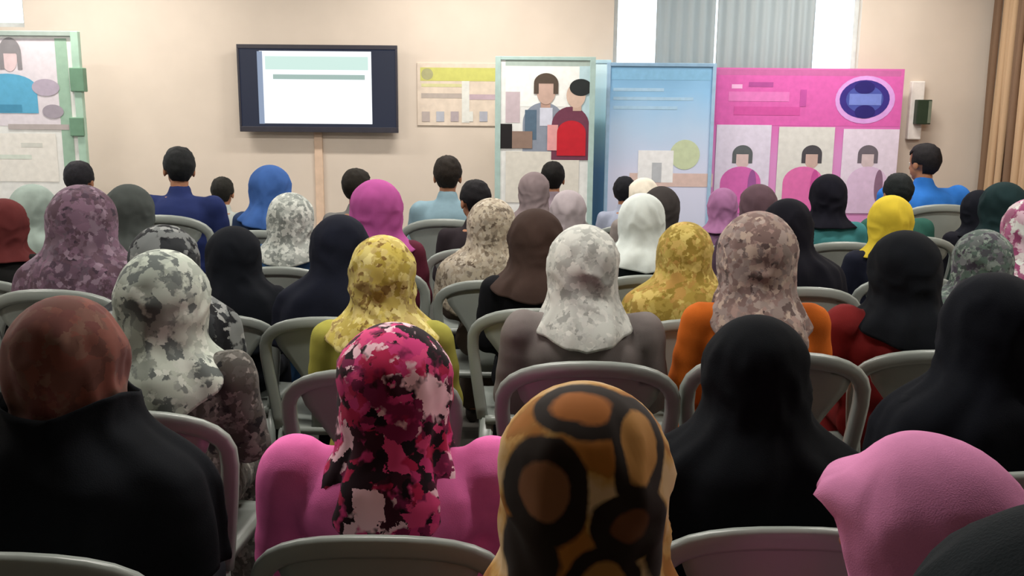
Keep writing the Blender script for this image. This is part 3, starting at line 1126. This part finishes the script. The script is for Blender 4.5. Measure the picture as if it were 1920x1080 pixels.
def scarf_mesh(style, vol, hem, pose, seed, fold, start=None, brim=0.0):
    rnd = random.Random(seed)
    tab = PROF[style]
    zs = np.array([t[0] for t in tab])[::-1]
    grid = np.linspace(.6, 1.14, 271)
    cols = []
    for c in range(1, 5):
        v = np.interp(grid, zs, np.array([t[c] for t in tab])[::-1])
        k = np.ones(17) / 17
        vp = np.concatenate([np.full(8, v[0]), v, np.full(8, v[-1])])
        cols.append(np.convolve(vp, k, 'valid'))
    hf = hem_fn(style, hem)
    nu, nd, nb = 88, 11, 28
    top = .135 * (1 + (vol - 1) * .5)
    V, info = [], []
    s1, s2, s3 = rnd.uniform(0, 50), rnd.uniform(0, 50), rnd.uniform(0, 6.28)
    for j in range(nd + nb + 1):
        for i in range(nu):
            th = 2 * PI * i / nu - PI       # 0 = back, +-pi = front
            al = abs(th)
            if start is not None:
                t = j / (nd + nb)
                z = start + .012 * math.sin(th * 3 + s3) + (hf(al) - start) * t
                a, b, f, cyy = [float(np.interp(z, grid, c)) for c in cols]
                a, b, f = a + .006, b + .006, f + .006
            elif j <= nd:
                ph = PI / 2 * (1 - j / nd)
                ph = min(ph, R(88.5))
                z = 1.14 + top * math.sin(ph)
                sc_ = math.cos(ph) ** .92
                a, b, f, cyy = [float(c[-1]) for c in cols]
                a, b, f = a * sc_, b * sc_, f * sc_
            else:
                t = (j - nd) / nb
                z = 1.14 + (hf(al) - 1.14) * t
                a, b, f, cyy = [float(np.interp(z, grid, c)) for c in cols]
            hv = 1 + (vol - 1) * float(smoothstep(.98, 1.06, np.array(z)))
            a, b = a * hv, b * hv
            dy = b if al < PI / 2 else f
            # ease between back and front depth at the sides is automatic: cos = 0 there
            sx, cyv = math.sin(th), math.cos(th)
            low = max(0.0, min(1.0, (1.07 - z) / .13))
            # hanging folds below the neck, wrapped creases round the head
            fo = .5 + .5 * math.sin(th * 8 + s3 + 3.0 * noise.noise(Vector((sx * 2 + s1, cyv * 2, z * 3))))
            ridge = 1 - abs(noise.noise(Vector((sx * 1.6 + s2, cyv * 1.6, (z + .05 * math.cos(al)) * 13))) * 2.2)
            r2 = noise.noise(Vector((sx * 3.5 + s1, cyv * 3.5 + s2, z * 22)))
            topf = min(1.0, max(0.0, (1.268 - z) / .06))
            dr = fold * (.020 * low * fo + (1 - .5 * low) * topf * (.009 * max(0, ridge) + .003 * r2))
            if brim and al > R(115) and start is None:
                dr += brim * math.exp(-((z - 1.215) / .022) ** 2) * min(1, (al - R(115)) / R(35))
            x = sx * (a + dr)
            y = cyy - cyv * (dy + dr)
            V.append((x, y, z))
            info.append((al, z))
    # knot-like fullness at the nape
    Fc = []
    rows = nd + nb + 1
    for j in range(rows - 1):
        for i in range(nu):
            k, l = j * nu + i, j * nu + (i + 1) % nu
            zc = (info[k][1] + info[k + nu][1]) / 2
            ac = (info[k][0] + info[l][0]) / 2
            # oval opening for the face
            if start is None and ((PI - ac) / R(46)) ** 2 + ((zc - 1.12) / .092) ** 2 < 1:
                continue
            Fc.append((k, k + nu, l + nu, l))
    if start is None:
        V.append((0, float(cols[3][-1]), 1.14 + top))
        tpi = len(V) - 1
        for i in range(nu):
            Fc.append((i, (i + 1) % nu, tpi))
    a = np.array(V)
    # round off the stair-stepped rim of the face opening
    cnt = {}
    for fc in Fc:
        for q in range(len(fc)):
            k = tuple(sorted((fc[q], fc[(q + 1) % len(fc)])))
            cnt[k] = cnt.get(k, 0) + 1
    nb_ = {}
    for (p_, q_), c in cnt.items():
        if c == 1 and V[p_][2] > 1.0 and V[q_][2] > 1.0:
            nb_.setdefault(p_, []).append(q_)
            nb_.setdefault(q_, []).append(p_)
    ks = [k for k in nb_ if len(nb_[k]) == 2]
    if ks and start is None:
        l, r = np.array([nb_[k][0] for k in ks]), np.array([nb_[k][1] for k in ks])
        for _ in range(8):
            a[ks] = a[ks] * .4 + .3 * (a[l] + a[r])
    a = pose_head(a, pose)
    return mesh_from('headscarf', a, Fc, True)


def hair_mesh(pose, seed, long_=False):
    V, Fc, info = [], [], []
    nu, nv = 40, 22
    for j in range(nv + 1):
        p = PI * .80 * j / nv + .02
        for i in range(nu):
            th = 2 * PI * i / nu - PI
            n = noise.noise(Vector((math.sin(th) * 3 + seed, math.cos(th) * 3, p * 4)))
            r = 1 + .05 * n + .025 * noise.noise(Vector((math.sin(th) * 9 + seed, math.cos(th) * 9, p * 5)))
            low = max(0, (p - PI / 2) / (PI * .3))
            x = .089 * r * math.sin(p) ** .8 * math.sin(th) * (1 - .12 * low)
            y = .008 - .110 * r * math.sin(p) ** .8 * math.cos(th) * (1 - .12 * low)
            z = 1.162 + .106 * r * math.cos(p)
            V.append((x, y, z))
            info.append((abs(th), z))
    for j in range(nv):
        for i in range(nu):
            k, l = j * nu + i, j * nu + (i + 1) % nu
            ac, zc = (info[k][0] + info[l][0]) / 2, (info[k][1] + info[k + nu][1]) / 2
            if (PI - ac) < R(72) and zc < 1.215 - .02 * math.cos((PI - ac) * 1.2):
                continue
            if R(60) < ac < R(112) and zc < 1.13:
                continue
            Fc.append((k, k + nu, l + nu, l))
    V.append((0, .008, 1.27))
    t = len(V) - 1
    for i in range(nu):
        Fc.append((i, (i + 1) % nu, t))
    return mesh_from('hair', pose_head(np.array(V), pose), Fc, True)


GROUP = 'seated audience'
COUNT = [0]


def person(px, py, d, label, who, scarf=None, style='short', dress='20232a', build='regular', pose='ahead', vol=1.0, hem=.80,
           rz=0, fold=1.0, hair=None, trousers='25272c', chair_rz=None, shawl=None, brim=0.0):
    """head crown at pixel (px, py) at distance d; size follows from the crown height above the floor"""
    COUNT[0] += 1
    top = at(px, py, d)
    crown = (1.14 + .135 * (1 + (vol - 1) * .5)) if scarf is not None else 1.27
    s = top.z / crown
    s = max(.9, min(1.13, s))
    rzr = R(rz)
    e = tag(empty('person', (top.x, d - .01, 0), rzr, s), label, 'person', GROUP)
    bo = link('body', BODY[pose], skin_m, e)
    for m in EYES[pose]:
        o = bpy.data.objects.new('eye', m)
        C.objects.link(o)
        o.parent = bo
    men = hair is not None
    dm = cloth(dress) if isinstance(dress, str) else dress
    link('shirt' if men else 'dress', DRESS[(build, men)], dm, e)
    if men:
        link('trousers', TROUSERS, cloth(trousers), e)
        h = link('hair', hair_mesh(pose, COUNT[0] * 1.7), plain(hair, .75, 0, .2, .3, 60, .6, 260), e)
        md = h.modifiers.new('thickness', 'SOLIDIFY')
        md.thickness = .004
    else:
        sm = cloth(scarf) if isinstance(scarf, str) else scarf
        h = link('headscarf', scarf_mesh(style, vol, hem, pose, COUNT[0], fold, None, brim), sm, e)
        md = h.modifiers.new('thickness', 'SOLIDIFY')
        md.thickness = .004
    if shawl is not None:
        h = link('shawl', scarf_mesh('cape', 1.0, .69, pose, COUNT[0] + 100, fold, 1.085), cloth(shawl) if isinstance(shawl, str) else shawl, e)
        md = h.modifiers.new('thickness', 'SOLIDIFY')
        md.thickness = .004
    for m in SHOES:
        link('shoe', m, plain('2a2522', .5), e)
    make_chair((e.location.x, e.location.y, 0), R(chair_rz) if chair_rz is not None else rzr, s, 'pale grey plastic chair under the ' + who)
    return e


# --- the rows right before the camera
person(2120, 925, .58, 'person in a plain charcoal headscarf seated right behind the lilac-pink headscarf', 'person in the plain charcoal headscarf', '1c2226', 'cape', dress='1c2023')
person(1750, 820, 1.33, 'woman in a lilac-pink headscarf with a jutting brim and her face turned sideways', 'woman in the lilac-pink headscarf', 'd487b4', 'short', dress='b86a98', vol=1.36, hem=.74, pose='turned', brim=.05, fold=.8)


def medal(px, py, sx, sz, r, band, inside, depth=.13, d=1.23, s=1.04, crown=(1099, 722)):
    """spot of the ring print on the back of the head or shoulders, in the wearer's own space"""
    x0 = at(crown[0], crown[1], d).x
    q = at(px, py, d - depth)
    return ((q.x - x0) / s, .01 - depth / s, q.z / s, sx, sz, r, band, inside)


ring_print = rings(('d8b78a', 'b0702c', '22160f'), [
    medal(1085, 778, 1.9, .8, .05, .018, 'b06a2c', .075), medal(1205, 845, .75, 1.35, .06, .020, 'c08a48', .085), medal(1012, 950, 1, 1.05, .066, .026, '8a5c3c'),
    medal(1195, 1010, 1.1, .9, .055, .028, '6a3f20'), medal(950, 1075, 1.1, 1, .055, .034, '7a3a2a'), medal(1290, 1060, 1, 1.2, .055, .02, 'b98a4c'),
    medal(975, 852, .8, 1, .022, .012, 'b98a1c'), medal(1130, 1110, 1.2, 1, .05, .02, 'a8783c'), (0, .02, 1.30, 1, 1, .03, .012, 'b06a2c')])
person(1099, 722, 1.23, 'woman in a tan and orange headscarf printed with big dark rings', 'woman in the ring-printed headscarf',
       ring_print, 'tongue', dress='6b4a30', vol=.93, hem=.74)
# --- next row
person(115, 556, 1.85, 'person in a brown-maroon headscarf and a black shawl', 'person in the brown-maroon headscarf',
       floral(['6b4038', '7a4a40', '5c3a34', '74564a', '633a36'], 12, .5, 1.7, .6, True), 'snug', dress='14161b', build='slim', vol=.96, shawl='101318')
person(737, 606, 2.06, 'woman in a pink, crimson and black floral headscarf and a bright pink top', 'woman in the bright pink top',
       floral(['1d1018', 'b3224e', 'd8477e', '3a1524', 'eec3cf', '25131c', 'c83a78', '7a1f4a'], 14, .5, 1.9, .5, False), 'tongue', dress='ea74b4', build='huge', vol=1.1, hem=.79, fold=1.2)
person(1424, 592, 2.08, 'woman in a long plain black headscarf and black robe directly behind the orange shirt', 'woman in the long black headscarf behind the orange shirt', '0c0f14', 'cape', dress='0e1014', build='regular', vol=1.0, hem=.69)
person(1873, 512, 2.28, 'woman in a plain black headscarf and black robe before the dark red top', 'black-robed woman near the dark red top', '0f1219', 'cape', dress='101319', hem=.69)
# --- third row
person(300, 468, 2.69, 'woman in a pale grey-green mottled headscarf and a dark grey patterned dress', 'woman in the pale grey-green mottled headscarf',
       floral(['b8c0b4', '9aa297', 'c6ccc2', '868d84', 'aab2a8', '5c6260'], 17, .5, 9.0, .5), 'short',
       dress=floral(['3c3b38', '66645f', '1e1e20', '8a8781', '4a4742'], 24, .5, 3.0, .6), hem=.80, vol=1.08, build='broad')
person(304, 421, 3.42, 'woman in a black headscarf patterned with grey', 'woman in the black headscarf patterned with grey',
       floral(['15171b', '6e7272', '1b1e22', '8a8d8c', '101216', '2a2d30'], 14, .5, 5.0, .35, False), 'cape', dress='1a1c20', hem=.7)
person(149, 346, 4.06, 'woman in a mauve floral headscarf hanging to her shoulders', 'woman in the mauve floral headscarf',
       floral(['4c3c48', '6a5262', '785e70', '382e38', '8f7a8a', '58444f'], 18, .5, 2.0, .6), 'cape', dress='5a4c58', hem=.69, vol=1.1)
person(716, 441, 3.09, 'woman in a yellow mottled headscarf and a yellow-green dress', 'woman in the yellow-green dress',
       floral(['c8b862', 'b5a24a', 'd8cc88', '9c8a36', 'c2b070', '7a6030'], 20, .5, 6.5, .6), 'short', dress='a09c48', hem=.90, build='regular', vol=.9)
person(1096, 421, 3.11, 'woman in a white and grey speckled headscarf and a taupe top', 'woman in the taupe top',
       floral(['c5c6c0', 'aeb0ac', 'd8d9d2', '8f918d', 'bfc2bc'], 22, .5, 3.3, .6), 'tongue', dress='77706e', build='broad', hem=.90, vol=.94)
person(1425, 396, 3.14, 'woman in a grey-pink floral headscarf and an orange shirt', 'woman in the orange shirt',
       floral(['958680', '786a68', 'a89890', '4c3f3e', '957c76', 'b2a092', '74605c'], 22, .5, 7.7, .6), 'tongue', dress='c46422', build='regular', vol=1.0, hem=.80)
person(1702, 432, 3.43, 'woman in a black headscarf and a dark red top', 'woman in the dark red top', '101318', 'short', dress='6e1f20', build='large', vol=1.06, hem=.86)
person(1848, 430, 3.91, 'woman in a grey, green and mauve patterned headscarf', 'woman in the grey-green patterned headscarf',
       floral(['2e3833', '5c5a62', '7c8a80', '3a3340', '4c5c54'], 22, .5, 5.1, .6), 'cape', dress='26282c', hem=.7)
# --- fourth row
person(437, 428, 4.18, 'broad woman in a plain black headscarf behind the woman in pale floral grey', 'black-scarfed woman behind the pale floral grey headscarf', '13161c', 'cape', dress='14161c', hem=.69, vol=1.1, build='broad')
person(636, 402, 3.87, 'woman in a plain navy-black headscarf behind the magenta headscarf', 'woman in the navy-black headscarf', '171a26', 'cape', dress='14161d', hem=.69)
person(1287, 416, 3.98, 'woman in an ochre yellow headscarf and dress beside the orange shirt', 'woman in the ochre headscarf',
       floral(['b7a356', 'a08a40', 'c9b66a', 'b08a4a', '8f7a34'], 20, .5, 8.8, .5), 'cape', dress='b98a48', hem=.72)
person(1005, 391, 4.0, 'woman in a dark brown headscarf and black robe', 'woman in the dark brown headscarf', '40322d', 'short', dress='131418', hem=.90, build='regular', vol=.98)
person(922, 371, 4.69, 'woman in a beige and brown spotted headscarf', 'woman in the beige spotted headscarf',
       floral(['a59a88', '8a7d6c', 'c0b8a8', '5a4e42', 'b3a996'], 24, .5, 1.1, .7), 'cape', dress='5a5048', hem=.7)
person(705, 336, 4.71, 'woman in a magenta headscarf and a maroon top', 'woman in the magenta headscarf', 'a64e8c', 'short', dress='5a2434', hem=.92, vol=1.02)
person(543, 361, 5.12, 'woman in a pale grey floral headscarf and a deep blue top', 'woman in the pale grey floral headscarf',
       floral(['a7aca6', '8e948f', 'bcc1ba', 'c9cdc6', '7c827e'], 22, .5, 2.9, .6), 'short', dress='35567e', hem=.88, vol=1.1)
person(4, 372, 4.69, 'person in a dark red headscarf beside the mauve floral headscarf', 'person in the dark red headscarf', '5c2a2a', 'snug', dress='202020')
person(59, 345, 5.49, 'woman in a pale grey-green plain headscarf by the green-framed poster board', 'woman in the pale grey-green plain headscarf', '8d9b94', 'short', dress='6e7876', vol=1.08)
person(239, 345, 4.9, 'person in a dark grey headscarf between the mauve headscarf and the navy jacket', 'person in the dark grey headscarf', '444947', 'short', dress='2e3234', build='broad')
person(1480, 372, 4.47, 'woman in a plain black headscarf just before the pink banner', 'black-scarfed woman before the pink banner', '15151d', 'cape', dress='16171d', hem=.7, vol=.96)
person(1556, 326, 5.75, 'woman in a black headscarf and a teal top', 'woman in the teal top', '14141d', 'snug', dress='3f7d80', vol=.9, build='regular')
person(1674, 366, 4.82, 'woman in a bright yellow headscarf and navy clothes', 'woman in the bright yellow headscarf', 'c9b238', 'snug', dress='1b1e2c', vol=.95)
person(1938, 372, 4.48, 'person in a white and pink headscarf by the side curtain', 'person in the white and pink headscarf',
       floral(['d5cdd0', 'a85a84', 'cfd6d0', '8a4468'], 15, .5, 4.4, .5), 'short', dress='5a3a4a')
person(1205, 362, 4.76, 'woman in a plain white headscarf and dark clothes', 'woman in the plain white headscarf', 'ccd4d0', 'short', dress='23282a', hem=.9, vol=.95)
person(1066, 356, 5.5, 'woman in a pale mauve-grey headscarf behind the white speckled headscarf', 'woman in the pale mauve-grey headscarf', 'a39a9e', 'snug', dress='4c5866', vol=.95)
# --- front rows
person(333, 274, 6.1, 'dark-haired person in a navy jacket sitting taller than those around', 'dark-haired person in the navy jacket', None, dress='26305c', hair='1a1c1d', pose='left', build='broad')
person(505, 309, 6.05, 'woman in a mid-blue headscarf beneath the television', 'woman in the mid-blue headscarf', '3a5c98', 'short', dress='2b3a58', hem=.9, vol=1.05)
person(416, 331, 6.93, 'person with dark hair and a light grey top beneath the television', 'person with dark hair and light grey top', None, dress='a9afaa', hair='201f1b', build='slim')
person(146, 301, 6.3, 'person with dark hair and a pale mauve top before the poster board', 'person with dark hair and pale mauve top', None, dress='a89ca4', hair='1c1b20', build='regular')
person(668, 315, 6.15, 'person with short brown-black hair and a grey top', 'person with short hair and grey top', None, dress='6d6c6a', hair='1c1812', build='slim', pose='right')
person(839, 291, 6.34, 'person with dark brown hair and a light blue top', 'person with dark brown hair and light blue top', None, dress='7f9aa6', hair='201a15', build='regular')
person(891, 336, 5.53, 'person with black hair in dark clothes before the couple banner', 'black-haired person in dark clothes', None, dress='2a2428', hair='0e0c10', build='slim', pose='left')
person(1002, 322, 6.32, 'person in a mauve-grey headscarf at the foot of the couple banner', 'person in the mauve-grey headscarf', '7d7072', 'snug', dress='5c5254', vol=.9, pose='left')
person(1037, 302, 7.1, 'person with black hair and a mauve-grey top before the couple banner', 'person with black hair and mauve-grey top', None, dress='8a7c86', hair='0e0c0b', build='regular')
person(1172, 330, 7.1, 'person with black hair and a blue-grey top before the blue banner', 'person with black hair and blue-grey top', None, dress='9fa6ba', hair='15161c', build='slim', pose='right')
person(1212, 333, 6.3, 'woman in a cream headscarf with her face turned sideways', 'woman in the cream headscarf', 'dfd8c8', 'snug', dress='8c8480', vol=.9, pose='turned')
person(1241, 349, 5.72, 'woman in a dark brown-grey headscarf before the blue banner', 'woman in the brown-grey headscarf', '3b3736', 'snug', dress='332e30', vol=1.0)
person(1424, 345, 5.33, 'woman in a dull plum headscarf before the pink banner', 'woman in the dull plum headscarf', '5a464e', 'snug', dress='4a3a48', vol=.92)
person(1357, 352, 6.19, 'woman in a pink-mauve headscarf below the first photo panel', 'woman in the pink-mauve headscarf', '9a6a92', 'snug', dress='7a5a78', vol=.9)
person(1687, 324, 6.08, 'person with black hair and a dark green top', 'person with black hair and dark green top', None, dress='2f5a50', hair='151a1b', build='regular')
person(1738, 268, 6.93, 'dark-haired person in a bright blue top sitting taller by the wall unit', 'dark-haired person in the bright blue top', None, dress='2f6fc0', hair='1a181b', pose='left', build='large')
person(1838, 356, 6.04, 'woman in a plain black headscarf beside the bright yellow headscarf', 'black-scarfed woman beside the bright yellow headscarf', '12141c', 'snug', dress='1a1a22', vol=.95)
person(1886, 341, 5.27, 'person in a deep green headscarf by the side curtain', 'person in the deep green headscarf', '16282a', 'short', dress='22302c', vol=.98)
